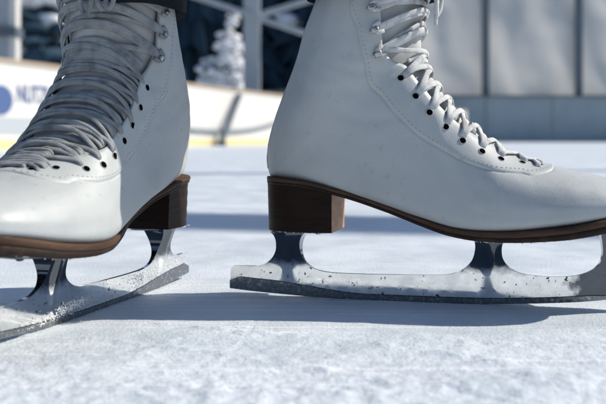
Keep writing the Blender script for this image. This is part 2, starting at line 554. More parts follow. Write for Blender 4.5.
def build_skate(name, label, loc, rotz, roll, vis, seed, btilt=0.0, gap=0.0, lace_m='lace', fill=1, breast='breast'):
    """vis: the side (+1 / -1 in local y) that faces the camera"""
    rng = random.Random(seed)
    set_gap(gap)
    root = empty(name, loc, (R(roll), 0, rotz))
    tag(root, label, 'ice skate', 'pair of white figure skates')
    # ---------------- upper
    us = []
    u = 0.0
    while u < NR - 1e-6:
        us.append(u)
        u += 0.04 if 4.0 < u < 5.6 or u < 1.0 else 0.1
    us.append(float(NR))
    n1, n2 = 30, 9
    V, F = [], []
    rows = None
    cols = None
    for iu, u in enumerate(us):
        vt, vs = vthroat(u), vseam(u)
        L = rlen(u)
        e = min(0.10 / L, .5 * vs)
        lst = []
        for k in range(n1):
            t = k / (n1 - 1)
            t = .5 * t + .5 * (1 - (1 - t) ** 2) if u < 6 else t
            lst.append(((vs - e) * t, 0.0))
        lst += [(vs - .6 * e, -.03), (vs - .15 * e, .015), (vs + .3 * e, .06)]
        for k in range(1, n2 + 1):
            v = vs + .3 * e + (vt - vs - .3 * e) * k / n2
            lst.append((v, .085))
        ring = []
        for side in (-1, 1):
            r = []
            for (v, d) in lst:
                v = max(0, min(1, v))
                if vs >= 1: d = 0
                if u < U_T and v > .999 and vs < 1: d = .085
                p0 = S0(u, v, side)
                d = d + relief(p0, u, v, seed)
                r.append(S(u, v, side, d))
            # the cut edge of the leather turned inwards
            p, n = r[-1], SN(u, min(1, vt), side)
            dep = .24 if u > U_T else 0.0
            r.append(p - n * dep * .5)
            r.append(p - n * dep)
            ring.append(r)
        full = ring[0][::-1] + ring[1]
        cols = len(full)
        V += full
    nu = len(us)
    for i in range(nu - 1):
        for k in range(cols - 1):
            F.append((i * cols + k, i * cols + k + 1, (i + 1) * cols + k + 1, (i + 1) * cols + k))
    F.append(tuple(range(cols)))
    upper = mesh('upper', V, F, M['leather'], root, True, CM, weld=1e-6)
    # ---------------- backstay strip up the heel
    mb = []
    fs = []
    nb = 40
    for i in range(nb):
        u = 13.3 + (NR - .3 - 13.3) * i / (nb - 1)
        hw = 0.55 + .25 * (1 - i / nb)
        row = []
        L = rlen(u)
        for yy in (-1, -.97, -.5, 0, .5, .97, 1):
            # find v on this ring with that half width
            y = abs(yy) * hw
            v = 0.0
            while width(u, v) < y and v < .2: v += .002
            d = .07 if abs(yy) < .99 else -.03
            if i in (0, nb - 1): d = -.03
            q = S0(u, v, 1 if yy >= 0 else -1)
            n = (q - Vector((prof(u, .45)[0], 0, prof(u, .45)[1]))).normalized()
            row.append(Vector((q.x, math.copysign(y, yy) if yy else 0, q.z)) + n * d)
        mb += row
    for i in range(nb - 1):
        for k in range(6):
            fs.append((i * 7 + k, i * 7 + k + 1, (i + 1) * 7 + k + 1, (i + 1) * 7 + k))
    mesh('backstay', mb, fs, M['leather'], upper, True, CM)
    # ---------------- stitching along the facing
    st = MB()
    for side in (-1, 1):
        last = None
        for row_off in (.22, ):
            acc = 0.0
            pts = []
            u = 4.3
            while u < NR - .1:
                v = vseam(u) + row_off / rlen(u)
                if v < 1: pts.append((u, v))
                u += .02
            on = 0.0
            P = [S(a, b, side, .085 + relief(S0(a, b, side), a, b, seed)) for a, b in pts]
            i = 0
            while i < len(P) - 2:
                j = i
                ln = 0
                while j < len(P) - 1 and ln < .17:
                    ln += (P[j + 1] - P[j]).length
                    j += 1
                nn = SN(*pts[i], side)
                st.tube([P[i] - nn * .02, (P[i] + P[j]) / 2 + nn * .03, P[j] - nn * .02], [nn] * 3, .038, .036, 6)
                ln = 0
                while j < len(P) - 1 and ln < .13:
                    ln += (P[j + 1] - P[j]).length
                    j += 1
                i = j
    st.build('stitching', M['stitch'], upper, True, CM)
    # ---------------- tongue
    V, F = [], []
    tu = [u for u in us if u > U_T + .1]
    nt_ = 13
    for u in tu:
        vt = vthroat(u)
        a = max(.3, vt - .9 / rlen(u))
        row = [(a + (1 - a) * k / (nt_ - 1), -1) for k in range(nt_)] + [(a + (1 - a) * k / (nt_ - 1), 1) for k in range(nt_ - 2, -1, -1)]
        for (v, sd) in row:
            p0 = S0(u, v, sd)
            V.append(S(u, v, sd, -.40 + .05 * sm(.9, 1, v) + wob(p0, .08, .5, seed + 3)))
    c = 2 * nt_ - 1
    for i in range(len(tu) - 1):
        for k in range(c - 1):
            F.append((i * c + k, i * c + k + 1, (i + 1) * c + k + 1, (i + 1) * c + k))
    tg = mesh('tongue', V, F, M['tongue'], root, True, CM)
    # ---------------- eyelets (a painted ring round a dark hole)
    def frame(u, v, side, d=0):
        p0 = S0(u, v, side)
        p = S(u, v, side, d + relief(p0, u, v, seed))
        n = SN(u, v, side)
        f = (S0(u, min(1, v + .02), side) - S0(u, v - .02, side))
        f = (f - n * f.dot(n)).normalized()
        return p, f, n.cross(f), n
    for (u, v) in EYES:
        for side in (-1, 1):
            p, f, g, n = frame(u, v, side, .085)
            e = MB()
            vs, fs = [], []
            sg = 16
            prf = [(.215, .012), (.23, .03), (.25, .033), (.275, .005)]
            for k in range(sg):
                a = 2 * math.pi * k / sg
                for (r_, h) in prf:
                    vs.append(p + (f * math.cos(a) + g * math.sin(a)) * r_ + n * h)
            for k in range(sg):
                k2 = (k + 1) % sg
                for q in range(3):
                    fs.append((k * 4 + q, k2 * 4 + q, k2 * 4 + q + 1, k * 4 + q + 1))
            e.add(vs, fs, 0)
            e.add([p + (f * math.cos(2 * math.pi * k / sg) + g * math.sin(2 * math.pi * k / sg)) * .225 + n * .02 for k in range(sg)], [tuple(range(sg))], 1)
            e.build('eyelet', [M['eyelet'], M['hole']], upper, True, CM)
    # ---------------- lace hooks on the shaft
    for (u, v) in HOOKS:
        for side in (-1, 1):
            p, f, g, n = frame(u, v, side, .085)
            up = g if g.z > 0 else -g
            path = [(.8 * a, .8 * b) for a, b in [(-.42, .02), (-.1, .05), (.18, .10), (.34, .24), (.32, .42), (.14, .50), (-.14, .47), (-.34, .38)]]
            wd = [.34, .42, .36, .30, .31, .38, .40, .28]
            h = MB()
            fp = [(crv([a for a, _ in path], q / 3), crv([b for _, b in path], q / 3)) for q in range((len(path) - 1) * 3 + 1)]
            wd = [crv(wd, q / 3) for q in range(len(fp))]
            path = fp
            pts = [p + f * a + n * b for a, b in path]
            nr = []
            for i in range(len(path)):
                a, b = path[max(0, i - 1)], path[min(len(path) - 1, i + 1)]
                tx, tn = b[0] - a[0], b[1] - a[1]
                nr.append(f * (-tn) + n * tx)
            h.tube(pts, nr, wd, .075, 14)
            # rivet head
            h.add([p - f * .25 + n * .09 + (x.x * f + x.y * up) * .14 + n * x.z * .06 for x in ICO2[0]], ICO2[1])
            h.build('hook', M['hook'], root, True, CM)
    # ---------------- laces
    lc = MB()
    LW, LT = (.46, .17) if fill == 1 else (.33, .17)
    slack = 1.0 if fill == 1 else .45
    def strand(a, b, d0, bump, w=LW, n=26, sag=0.0, tuck0=True, tuck1=True):
        """from (u, v, side) over the centre line to (u, v, side)"""
        (ua, va, sa), (ub, vb, sb) = a, b
        pts, nr = [], []
        bump, sag = bump * slack, sag * slack
        j1, j2 = rng.uniform(-.04, .04), rng.uniform(-.04, .04)
        for i in range(n):
            t = i / (n - 1)
            x = va - 1 + t * ((1 - vb) - (va - 1))       # signed distance from the centre line in v
            sd = sa if x < 0 else sb
            v = 1 - abs(x)
            u = ua + (ub - ua) * sm(0, 1, t) * 1.0 + sag * math.sin(math.pi * t)
            vt = vthroat(u)
            # over the facing edge the strand rides on the leather, between the edges on the tongue
            lift = d0 + bump * math.sin(math.pi * t) ** 2
            over = sm(vt + .8 / rlen(u), vt - .1 / rlen(u), v)
            lift = lift * (1 - over) + .22 * over
            if tuck0: lift -= .24 * (1 - sm(0, .09, t))
            if tuck1: lift -= .24 * (1 - sm(0, .09, 1 - t))
            p = S(u, v, sd, lift + .02 * math.sin(9 * t + 6 * j1))
            # soften the crease of the centre line
            nn = SN(u, v, sd)
            if abs(x) < .1:
                k = .5 + .5 * x / .1
                nn = (SN(u, v, sa) * (1 - k) + SN(u, v, sb) * k).normalized()
            pts.append(p); nr.append(nn)
        # smooth the path once
        for _ in range(2):
            q = [pts[0]] + [(pts[i - 1] + pts[i] * 2 + pts[i + 1]) / 4 for i in range(1, n - 1)] + [pts[-1]]
            pts = q
        lc.tube(pts, nr, w * (1 + rng.uniform(-.12, .12)), LT)
    ne = len(EYES)
    LE = [(u, v + (.10 + .17 * sm(0, 3, q)) / rlen(u)) for q, (u, v) in enumerate(EYES)]
    for i in range(ne):
        u, v = LE[i]
        # straight under-strand between the pair
        if i:
            du = rng.uniform(-.08, .08)
            strand((u + du, v, -1), (u - du, v, 1), -.10, .04)
        else:
            strand((u, v, -1), (u, v, 1), .1, .10)
        if i < ne - 1:
            u2, v2 = LE[i + 1]
            for sd in (-1, 1):
                strand((u, v, sd), (u2, v2, -sd), .04 + (.09 if sd > 0 else 0), .13)
            # slack second turns that lie between the crossings
            um, vm = (u + u2) / 2, (v + v2) / 2
            for q in range(fill):
                o1, o2 = rng.uniform(-.45, .45), rng.uniform(-.45, .45)
                a = (um + o1 * abs(u2 - u), vm + .55 / rlen(um), -1)
                b = (um + o2 * abs(u2 - u), vm + .55 / rlen(um), 1)
                strand(a, b, -.06 + .05 * q, .12, w=LW * .8, tuck0=True, tuck1=True, sag=rng.uniform(-.1, .15))
    # instep to hooks, and round the hooks up the shaft
    hk = [(u, v + .12 / rlen(u)) for u, v in HOOKS]
    seq = [LE[-1]] + hk
    for i in range(len(seq) - 1):
        (u, v), (u2, v2) = seq[i], seq[i + 1]
        if i == 0:
            for sd in (-1, 1):
                strand((u, v, sd), (u2, v2, -sd), .06 + (.10 if sd > 0 else 0), .16, w=.42, tuck1=False, sag=rng.uniform(-.1, .1))
        # nearly level bands from hook to hook, the crossing tucked under them
        for q in range(2):
            o_ = rng.uniform(-.06, .06)
            strand((u2 - .10 + .22 * q + o_, v2, -1), (u2 - .02 + .20 * q - o_, v2, 1), .06 + .08 * q, .14, w=.46, tuck0=False, tuck1=False, sag=rng.uniform(-.16, .02))
        if i < len(seq) - 2 and i > 0:
            strand((u, v, -1 if i % 2 else 1), (u2, v2, 1 if i % 2 else -1), -.05, .08, w=.38, tuck0=False, tuck1=False)
        if i > 0:  # the turn under each hook
            for sd in (-1, 1):
                p, f, g, n = frame(u, v - .05 / rlen(u), sd, .085)
                up = g if g.z > 0 else -g
                a = [p + up * .38 + f * .5 + n * .22, p + up * .26 + n * .24, p - f * .12 + n * .24, p - up * .26 + n * .24, p - up * .38 + f * .5 + n * .22]
                lc.tube(a, [n] * 5, .3, .2, 8)
    # the slack at the bend of the ankle
    u0, v0 = LE[-1]
    for q in range(2 if fill == 1 else 13):
        uu = u0 + .1 + q * 2.3 / (2 if fill == 1 else 13)
        vv = max(vthroat(uu) + .03, .9 - .012 * q)
        strand((uu + rng.uniform(-.2, .2), vv, -1), (uu + rng.uniform(-.2, .2), vv, 1), -.08 + .05 * (q % 3), .12, w=.38, tuck0=False, tuck1=False, sag=rng.uniform(-.2, .2))
    lc.build('lace', M[lace_m], root, True, CM)
    # knot and bow at the top of the lacing
    bw = MB()
    uk = HOOKS[2][0] + .55
    c, f, g, n = frame(uk, .97, vis, .35)
    up = Vector((0, 0, 1))
    sdv = Vector((0, vis, 0))
    fw = Vector((1, 0, 0))
    def rope(ctrl, w=.34, t=.24):
        n_ = 34
        xs = [[q[k] for q in ctrl] for k in range(3)]
        P = [Vector([crv(xs[k], (len(ctrl) - 1) * i / (n_ - 1)) for k in range(3)]) for i in range(n_)]
        bw.tube(P, [fw + sdv * .4] * n_, w, t, 8)
    rope([c + sdv * -.5, c + fw * .3 + up * .2, c + sdv * .5 + fw * .35, c + fw * .35 - up * .25, c - sdv * .4 + fw * .2 + up * .1], .42, .34)
    rope([c + sdv * .3 + up * .4 + fw * .1, c + fw * .45 - sdv * .1, c - sdv * .4 - up * .3 + fw * .2], .42, .34)
    # loops and ends hang from the knot
    rope([c + fw * .25, c + sdv * .8 + fw * .45 - up * .2, c + sdv * 1.3 + fw * .5 - up * 1.3, c + sdv * .9 + fw * .5 - up * 2.3, c + sdv * .45 + fw * .45 - up * 1.2, c + fw * .3])
    rope([c + fw * .25, c - sdv * .8 + fw * .5 - up * .3, c - sdv * 1.5 + fw * .3 - up * 1.6, c - sdv * 1.0 + fw * .3 - up * 2.6, c - sdv * .4 + fw * .35 - up * 1.2, c + fw * .3])
    rope([c + fw * .3, c + sdv * .2 + fw * .75 - up * .6, c + sdv * .1 + fw * .7 - up * 1.7, c + sdv * .3 + fw * .35 - up * 2.4])
    bw.build('lace_bow', M[lace_m], root, True, CM)
    # ---------------- sole
    ss = []
    N = 90
    for i in range(N + 1):
        t = i / N
        ss.append(OS[0] + (OS[-1] - OS[0]) * (.5 - .5 * math.cos(math.pi * t)))
    def slab(name, zt, zb, dw, m, parent, bul=.03):
        V, F = [], []
        for s in ss:
            w = max(.001, outline(s) + dw * min(1, outline(s)))
            a, b = zt(s), zb(s)
            w2 = max(.0005, w - .05)
            V += [(s, -w2, a), (s, -w - bul * .3, a - .05), (s, -w - bul, (a + b) / 2), (s, -w - bul * .2, b + .05), (s, -w2, b),
                  (s, w2, b), (s, w + bul * .2, b + .05), (s, w + bul, (a + b) / 2), (s, w + bul * .3, a - .05), (s, w2, a)]
        for i in range(len(ss) - 1):
            for k in range(10):
                k2 = (k + 1) % 10
                F.append((i * 10 + k, i * 10 + k2, (i + 1) * 10 + k2, (i + 1) * 10 + k))
        F.append(tuple(range(10))); F.append(tuple((len(ss) - 1) * 10 + k for k in range(10)))
        return mesh(name, V, F, m, parent, True, CM, weld=2e-6)
    lay = lambda s: pl([0, 9, 14, 27.5], [.24, .24, .34, .46], s)
    sole = slab('sole', lambda s: ztop(s) + .04, lambda s: ztop(s) - lay(s), .07, M['sole'], root)
    slab('outsole', lambda s: ztop(s) - lay(s) + .02, zbot, .0, M['outsole'], sole, .02)
    # heel block
    HB = 5.06
    outl = []
    H1 = 5.45
    for i in range(25):
        t = i / 24
        s = H1 - (H1 - 0.02) * math.sin(t * math.pi / 2)
        outl.append((s, -1))
    outl += [(s, 1) for (s, _) in outl[::-1]]
    V, F = [], []
    lv = 14
    for k in range(lv):
        t = k / (lv - 1)
        for (s, sd) in outl:
            sx = .10 * (1 - t) * (1 if s > 2.7 else 1)
            s2 = s + (.12 * (1 - s / H1) - .02 * s / H1) * t
            w = (outline(s) - .12) * (1 - .05 * t)
            if s < .1: w = 0 if False else outline(.02) * .6
            gro = .03 if (k % 3 == 2) else 0.0
            z = (ztop(s) - .36) * (1 - t) + HB * t
            V.append((s2, sd * max(0.0, w - gro), z))
    c = len(outl)
    for k in range(lv - 1):
        for i in range(c):
            i2 = (i + 1) % c
            F.append((k * c + i, k * c + i2, (k + 1) * c + i2, (k + 1) * c + i))
    F.append(tuple(range(c))); F.append(tuple((lv - 1) * c + i for i in range(c)))
    fm = [0] * len(F)
    for q, f in enumerate(F[:-2]):
        if all(V[k][0] > 5.25 for k in f): fm[q] = 1
    hl = mesh('heel', V, F, [M['heel'], M[breast]], sole, True, CM, fmat=fm, weld=2e-6)
    sharp(hl, 40)
    # ---------------- blade
    OUT = [(-2.85, .45), (-2.90, 1.10), (-2.87, 1.85), (-2.72, 2.10), (-2.4, 2.20), (-.9, 2.22), (-.3, 2.34), (.15, 2.62), (.5, 3.0), (.74, 3.5), (.80, 3.9), (.80, 4.25), (.70, 4.6), (.45, 4.90),
           (3.10, 4.90), (2.82, 4.6), (2.68, 4.25), (2.62, 3.9), (2.66, 3.4), (2.84, 2.9), (3.2, 2.45), (3.8, 2.10), (4.9, 1.90), (7, 1.86), (10, 1.9), (12.8, 1.97), (13.7, 2.05), (14.4, 2.3),
           (15.0, 2.72), (15.35, 3.2), (15.52, 3.8), (15.55, 4.3), (15.45, 4.80), (17.65, 4.80), (17.45, 4.3), (17.42, 3.8), (17.52, 3.3), (17.85, 2.8), (18.3, 2.48), (19.0, 2.25), (20.4, 2.12),
           (21.8, 2.16), (22.9, 2.36), (23.7, 2.75), (24.15, 3.25), (24.3, 3.9), (24.25, 4.6), (24.1, 5.45), (26.3, 5.9), (26.65, 4.7), (26.95, 3.4), (27.25, 2.5), (27.32, 2.15),
           (26.92, 2.05), (27.05, 1.68), (26.55, 1.60), (26.62, 1.25), (26.12, 1.20), (26.15, .98), (25.6, .92), (24.5, .66), (23, .46), (21, .29), (19, .16), (16.5, .04), (13.7, 0), (10, 0), (6.5, .0), (3.5, .06), (0.5, .2), (-1.5, .33)]
    corners = {(-2.85, .45), (.45, 4.90), (3.10, 4.90), (15.45, 4.80), (17.65, 4.80), (24.1, 5.45), (26.3, 5.9), (27.32, 2.15), (26.92, 2.05), (27.05, 1.68), (26.55, 1.60), (26.62, 1.25), (26.12, 1.20), (26.15, .98), (25.6, .92)}
    fine, run = [], [OUT[0]]
    for pt in OUT[1:] + OUT[:1]:
        run.append(pt)
        if pt in corners:
            m_ = 4 if len(run) > 2 else 1
            for q in range((len(run) - 1) * m_):
                fine.append((crv([a for a, _ in run], q / m_), crv([b for _, b in run], q / m_)))
            run = [pt]
    OUT = fine
    bm = bmesh.new()
    bv = [bm.verts.new((s, 0, z)) for s, z in OUT]
    bm.faces.new(bv)
    for z in (1.2, 1.6, 2.0, 2.4, 2.9, 3.2, 3.4, 3.7, 4.0, 4.2, 4.4, 4.6, 4.75, 5.0, 5.3):
        bmesh.ops.bisect_plane(bm, geom=bm.verts[:] + bm.edges[:] + bm.faces[:], plane_co=(0, 0, z), plane_no=(0, 0, 1))
    for s in (-1, .7, .9, 1.1, 1.3, 1.5, 1.72, 1.95, 2.15, 2.4, 2.6, 3.0, 3.6, 6, 9, 12, 15.2, 15.5, 15.7, 15.9, 16.1, 16.3, 16.5, 16.7, 16.9, 17.1, 17.3, 17.6, 20.5, 23, 24.6, 25.1, 25.6, 26.1):
        bmesh.ops.bisect_plane(bm, geom=bm.verts[:] + bm.edges[:] + bm.faces[:], plane_co=(s, 0, 0), plane_no=(1, 0, 0))
    def thick(s, z):
        top = 4.9 if s < 8 else (4.8 if s < 20 else zbot(s) - .1)
        t = .15 + .80 * sm(2.1, top + .3, z) ** 1.25 * (1 if s < 8 else .85)
        c0 = 1.70 if s < 8 else (16.5 if s < 20 else 25.5)
        # a soft ridge runs down from the neck into the runner
        t += .24 * math.exp(-((s - c0) / .40) ** 2) * max(0, min(1, (z - .8) / 2.4))
        return t
    front = bm.faces[:]
    r = bmesh.ops.extrude_face_region(bm, geom=front)
    nv = [x for x in r['geom'] if isinstance(x, bmesh.types.BMVert)]
    nvs = set(nv)
    for x in bm.verts:
        x.co.y = (1 if x in nvs else -1) * thick(x.co.x, x.co.z)
    for x in bm.verts: x.co *= CM
    bmesh.ops.recalc_face_normals(bm, faces=bm.faces)
    me = bpy.data.meshes.new('blade')
    bm.to_mesh(me); bm.free()
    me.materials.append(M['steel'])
    blade = link('blade', me, root)
    blade.rotation_euler.x = R(btilt)
    blade.location = (0, (.22 * vis + 4.9 * math.sin(R(btilt))) * CM, 0)
    for p_ in me.polygons: p_.use_smooth = True
    sharp(blade, 40)
    bevel(blade, .0013, 3, 50)
    # runner: the thicker ground strip along the ice
    low = [(-2.85, .45), (-1.5, .33), (.5, .2), (3.5, .06), (6.5, 0), (10, 0), (13.7, 0), (16.5, .04), (19, .16), (21, .29), (23, .46), (24.5, .66), (25.5, .87)]
    lx, lz = [a for a, _ in low], [b for _, b in low]
    V, F = [], []
    n_ = 110
    for i in range(n_):
        s = -2.93 + (25.4 + 2.93) * i / (n_ - 1)
        z0 = pl(lx, lz, s)
        hh = (.42 + .58 * sm(8, 0, s)) * min(1, .6 + (s + 2.93) * .5) * min(1, .45 + (25.4 - s) * .3)
        y, yb = .235, .205
        V += [(s, -y + .05, z0 + hh), (s, -y, z0 + hh - .04), (s, -yb, z0 + .03), (s, -yb + .05, z0 - .015), (s, 0, z0 + .03), (s, yb - .05, z0 - .015), (s, yb, z0 + .03), (s, y, z0 + hh - .04), (s, y - .05, z0 + hh)]
    for i in range(n_ - 1):
        for k in range(9):
            k2 = (k + 1) % 9
            F.append((i * 9 + k, i * 9 + k2, (i + 1) * 9 + k2, (i + 1) * 9 + k))
    F.append(tuple(range(9))); F.append(tuple((n_ - 1) * 9 + k for k in range(9)))
    sharp(mesh('runner', V, F, M['runner'], blade, True, CM), 30)
    # mounting plates under heel and forefoot
    def plate(xs, ws, zf, th):
        V, F = [], []
        for s, w in zip(xs, ws):
            z = zf(s)
            V += [(s, -w, z), (s, -w, z - th), (s, w, z - th), (s, w, z)]
        for i in range(len(xs) - 1):
            for k in range(4):
                k2 = (k + 1) % 4
                F.append((i * 4 + k, i * 4 + k2, (i + 1) * 4 + k2, (i + 1) * 4 + k))
        F.append((0, 1, 2, 3)); F.append(tuple((len(xs) - 1) * 4 + k for k in range(4)))
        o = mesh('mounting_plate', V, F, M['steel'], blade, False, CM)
        return bevel(o, .0004, 2)
    plate([.35, .6, 1.2, 2.5, 4.2, 4.9, 5.1], [.5, .9, 1.25, 1.3, 1.3, .9, .5], lambda s: 5.045, .15)
    plate([14.3, 14.6, 15.2, 17.5, 20, 22.5, 24.5, 25.8, 26.4], [.6, 1.1, 1.5, 1.75, 1.85, 1.85, 1.7, 1.3, .7], lambda s: zbot(s) - .01, .15)
    for (s, y, zf) in [(.95, .8, 0), (.95, -.8, 0), (4.1, .85, 0), (4.1, -.85, 0), (16, 1.15, 1), (16, -1.15, 1), (18.6, 1.3, 1), (18.6, -1.3, 1), (21.4, 1.3, 1), (21.4, -1.3, 1), (23.6, 1.2, 1), (23.6, -1.2, 1)]:
        z = (zbot(s) - .16) if zf else 4.895
        b = MB()
        b.add([Vector((s, y, z)) + Vector((q.x * .24, q.y * .24, min(0, q.z) * .12)) for q in ICO2[0]], ICO2[1])
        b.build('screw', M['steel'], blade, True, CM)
    # ---------------- snow and melt drops clinging to the steel
    sn = MB()
    def blob(s, z, r, y=None):
        y = ((.225 if z < .5 else .17) + .22) * vis + (4.9 - z) * math.sin(R(btilt)) if y is None else y
        r *= .62
        a, b_, c_ = rng.uniform(.6, 1.9), rng.uniform(.25, .5), rng.uniform(.5, 1.2)
        k = rng.uniform(0, 50)
        sn.add([Vector((s + q.x * r * a * (1 + .9 * noise.noise(q * 2 + Vector((k, 0, 0)))), y + q.y * r * b_, z + q.z * r * c_ * (1 + .9 * noise.noise(q * 2 + Vector((0, k, 0)))))) for q in ICO1[0]], ICO1[1])
    def cluster(s0, z0, ds, dz, n, r):
        for _ in range(n):
            s = s0 + rng.gauss(0, ds)
            z = z0 + rng.gauss(0, dz)
            lo = pl(lx, lz, s)
            if z < lo + .02 or z > 2.05: continue
            blob(s, z, r * rng.uniform(.4, 1.3))
    if vis > 0:
        cluster(1.6, 1.5, 1.4, .45, 420, .06)
        cluster(4.4, 1.25, 1.5, .35, 330, .05)
        cluster(-.8, 1.3, 1.2, .5, 330, .06)
        cluster(14.0, .9, 1.0, .2, 420, .08)
        cluster(17.5, .6, 1.4, .16, 260, .07)
        cluster(7.5, 1.1, 2.5, .4, 40, .03)
    else:
        cluster(1.5, 1.2, 2.2, .4, 60, .035)
        cluster(6.5, .8, 2.5, .3, 80, .035)
        cluster(12, .8, 4, .25, 70, .03)
        cluster(18, .8, 3, .2, 50, .03)
    # frost under the sole and heel
    for _ in range(80):
        s = rng.choice([rng.uniform(.2, 5.2), rng.uniform(14.6, 24.5), rng.uniform(14.6, 24.5)])
        z = 5.03 if s < 6 else zbot(s) - .03
        blob(s, z, rng.uniform(.04, .10), y=vis * (outline(s) - rng.uniform(.05, .8)))
    o = sn.build('snow_residue', M['snow'], root, True, CM)
    o['kind'] = 'stuff'
    return root

# positions (cm) read off the photograph; camera stands at the origin, 12 cm above the ice, looking along +Y
YAW_R = -12.13
skate_r = build_skate('figure_skate', 'white figure skate in full side view, pointing to the right, its whole boot in shade',
                      (-2.68 * CM, 64.5 * CM, 0), R(YAW_R), -1.5, -1, 11)
LYAW = -108.2
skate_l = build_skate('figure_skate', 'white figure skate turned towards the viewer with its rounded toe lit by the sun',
                      (-11.15 * CM, 69.6 * CM, 0), R(LYAW), 0.3, 1, 57, 0.4, .95, 'lace_dark', 4, 'heel')

# ------------------------------------------------------------------ the skater (only the legs come near the frame)
def local(o_loc, yaw, s, y, z):
    c, s_ = math.cos(R(yaw)), math.sin(R(yaw))
    return Vector((o_loc[0] + s * c - y * s_, o_loc[1] + s * s_ + y * c, z))
AR = local((-2.68, 64.5), YAW_R, 8.1, 0, 0)
AL = local((-11.15, 69.6), LYAW, 8.1, 0, 0)
hipc = Vector((-3.8, 71, 0))
def leg_path(A, sgn):
    return [Vector((A.x, A.y, 14)), Vector((A.x, A.y + .4, 24)), Vector((A.x + .1 * sgn, A.y + 3.2, 36)), Vector((A.x + .2 * sgn, A.y + 5.6, 50)),
            Vector((hipc.x + sgn * 9, hipc.y, 68)), Vector((hipc.x + sgn * 8, hipc.y, 86))]
bm = bmesh.new()
me = bpy.data.meshes.new('person')
verts, edges, rad = [], [], []
def addv(p, r):
    verts.append(tuple(Vector(p) * CM)); rad.append(r * CM); return len(verts) - 1
pel = addv((hipc.x, hipc.y, 95), 12)
sp = addv((hipc.x, hipc.y, 106), 11.5)
edges.append((pel, sp))
for A, sg in ((AR, 1), (AL, -1)):
    prev = pel
    for p, r in zip(leg_path(A, sg)[::-1], (8.5, 7, 4.6, 4.2, 2.3, 2.2)):
        i = addv(p, r); edges.append((prev, i)); prev = i
me.from_pydata(verts, edges, [])
me.materials.append(M['skin'])
bm.free()
person = link('person', me)
tag(person, 'skater in dark trousers whose hems reach the top of both white skates', 'person')
sk = person.modifiers.new('skin', 'SKIN')
person.data.skin_vertices[0].data[0].use_root = True
for i, r in enumerate(rad):
    person.data.skin_vertices[0].data[i].radius = (r, r)
ss_ = person.modifiers.new('sub', 'SUBSURF'); ss_.levels = 2; ss_.render_levels = 2
# trousers: two legs running up into one waist, hems with slack folds
tr = MB()
def trouser_leg(A, sgn, hem, tilt=0.0):
    n = 40
    P = leg_path(A, sgn)
    hs = [hem, 27, 36, 50, 68, 86, 93]
    xs = [A.x, A.x, P[2].x, P[3].x, P[4].x, P[5].x, P[5].x - 1.5 * sgn]
    ys = [A.y + .5, A.y + 1.4, P[2].y, P[3].y, P[4].y, P[5].y, hipc.y]
    rs = [5.1, 5.2, 6.6, 7.0, 8.8, 10.0, 10.2]
    seg = 48
    vs, fs = [], []
    lev = 60
    for i in range(lev):
        z = hem + (93 - hem) * (i / (lev - 1)) ** 1.5
        x, y, r = pl(hs, xs, z), pl(hs, ys, z), pl(hs, rs, z)
        for k in range(seg):
            a = 2 * math.pi * k / seg
            nz = noise.noise(Vector((math.cos(a) * 1.6 + 5 * sgn, math.sin(a) * 1.6, z * .16)))
            rr = r * (1 + .08 * nz)
            dz = .35 * noise.noise(Vector((math.cos(a) * 1.2, math.sin(a) * 1.2, 3 * sgn))) if i < 3 else 0
            dz += tilt * sm(.12, -.6, math.cos(a)) * max(0, 1 - (z - hem) / 5)
            vs.append((x + rr * math.cos(a), y + rr * math.sin(a), z + dz))
    for k in range(seg):                       # turned-in hem
        a = 2 * math.pi * k / seg
        vs.append((xs[0] + 4.9 * math.cos(a), ys[0] + 4.7 * math.sin(a), hem + .6 + tilt * sm(.12, -.6, math.cos(a))))
    for i in range(lev - 1):
        for k in range(seg):
            k2 = (k + 1) % seg
            fs.append((i * seg + k, i * seg + k2, (i + 1) * seg + k2, (i + 1) * seg + k))
    b = lev * seg
    for k in range(seg):
        fs.append((k, b + k, b + (k + 1) % seg, (k + 1) % seg))
    fs.append(tuple((lev - 1) * seg + k for k in range(seg)))
    tr.add(vs, fs)
trouser_leg(AR, 1, 22.5, .0)
trouser_leg(AL, -1, 21.3, 1.5)
vs, fs = [], []
for i, (z, rx, ry) in enumerate([(82, 14, 8), (86, 18, 11), (92, 18.5, 12), (100, 17, 11.5), (108, 15, 10.5)]):
    for k in range(40):
        a = 2 * math.pi * k / 40
        vs.append((hipc.x + rx * math.cos(a), hipc.y + ry * math.sin(a), z))
for i in range(4):
    for k in range(40):
        k2 = (k + 1) % 40
        fs.append((i * 40 + k, i * 40 + k2, (i + 1) * 40 + k2, (i + 1) * 40 + k))
fs.append(tuple(range(40))); fs.append(tuple(160 + k for k in range(40)))
tr.add(vs, fs)
tr.build('trousers', M['trouser'], person, True, CM)

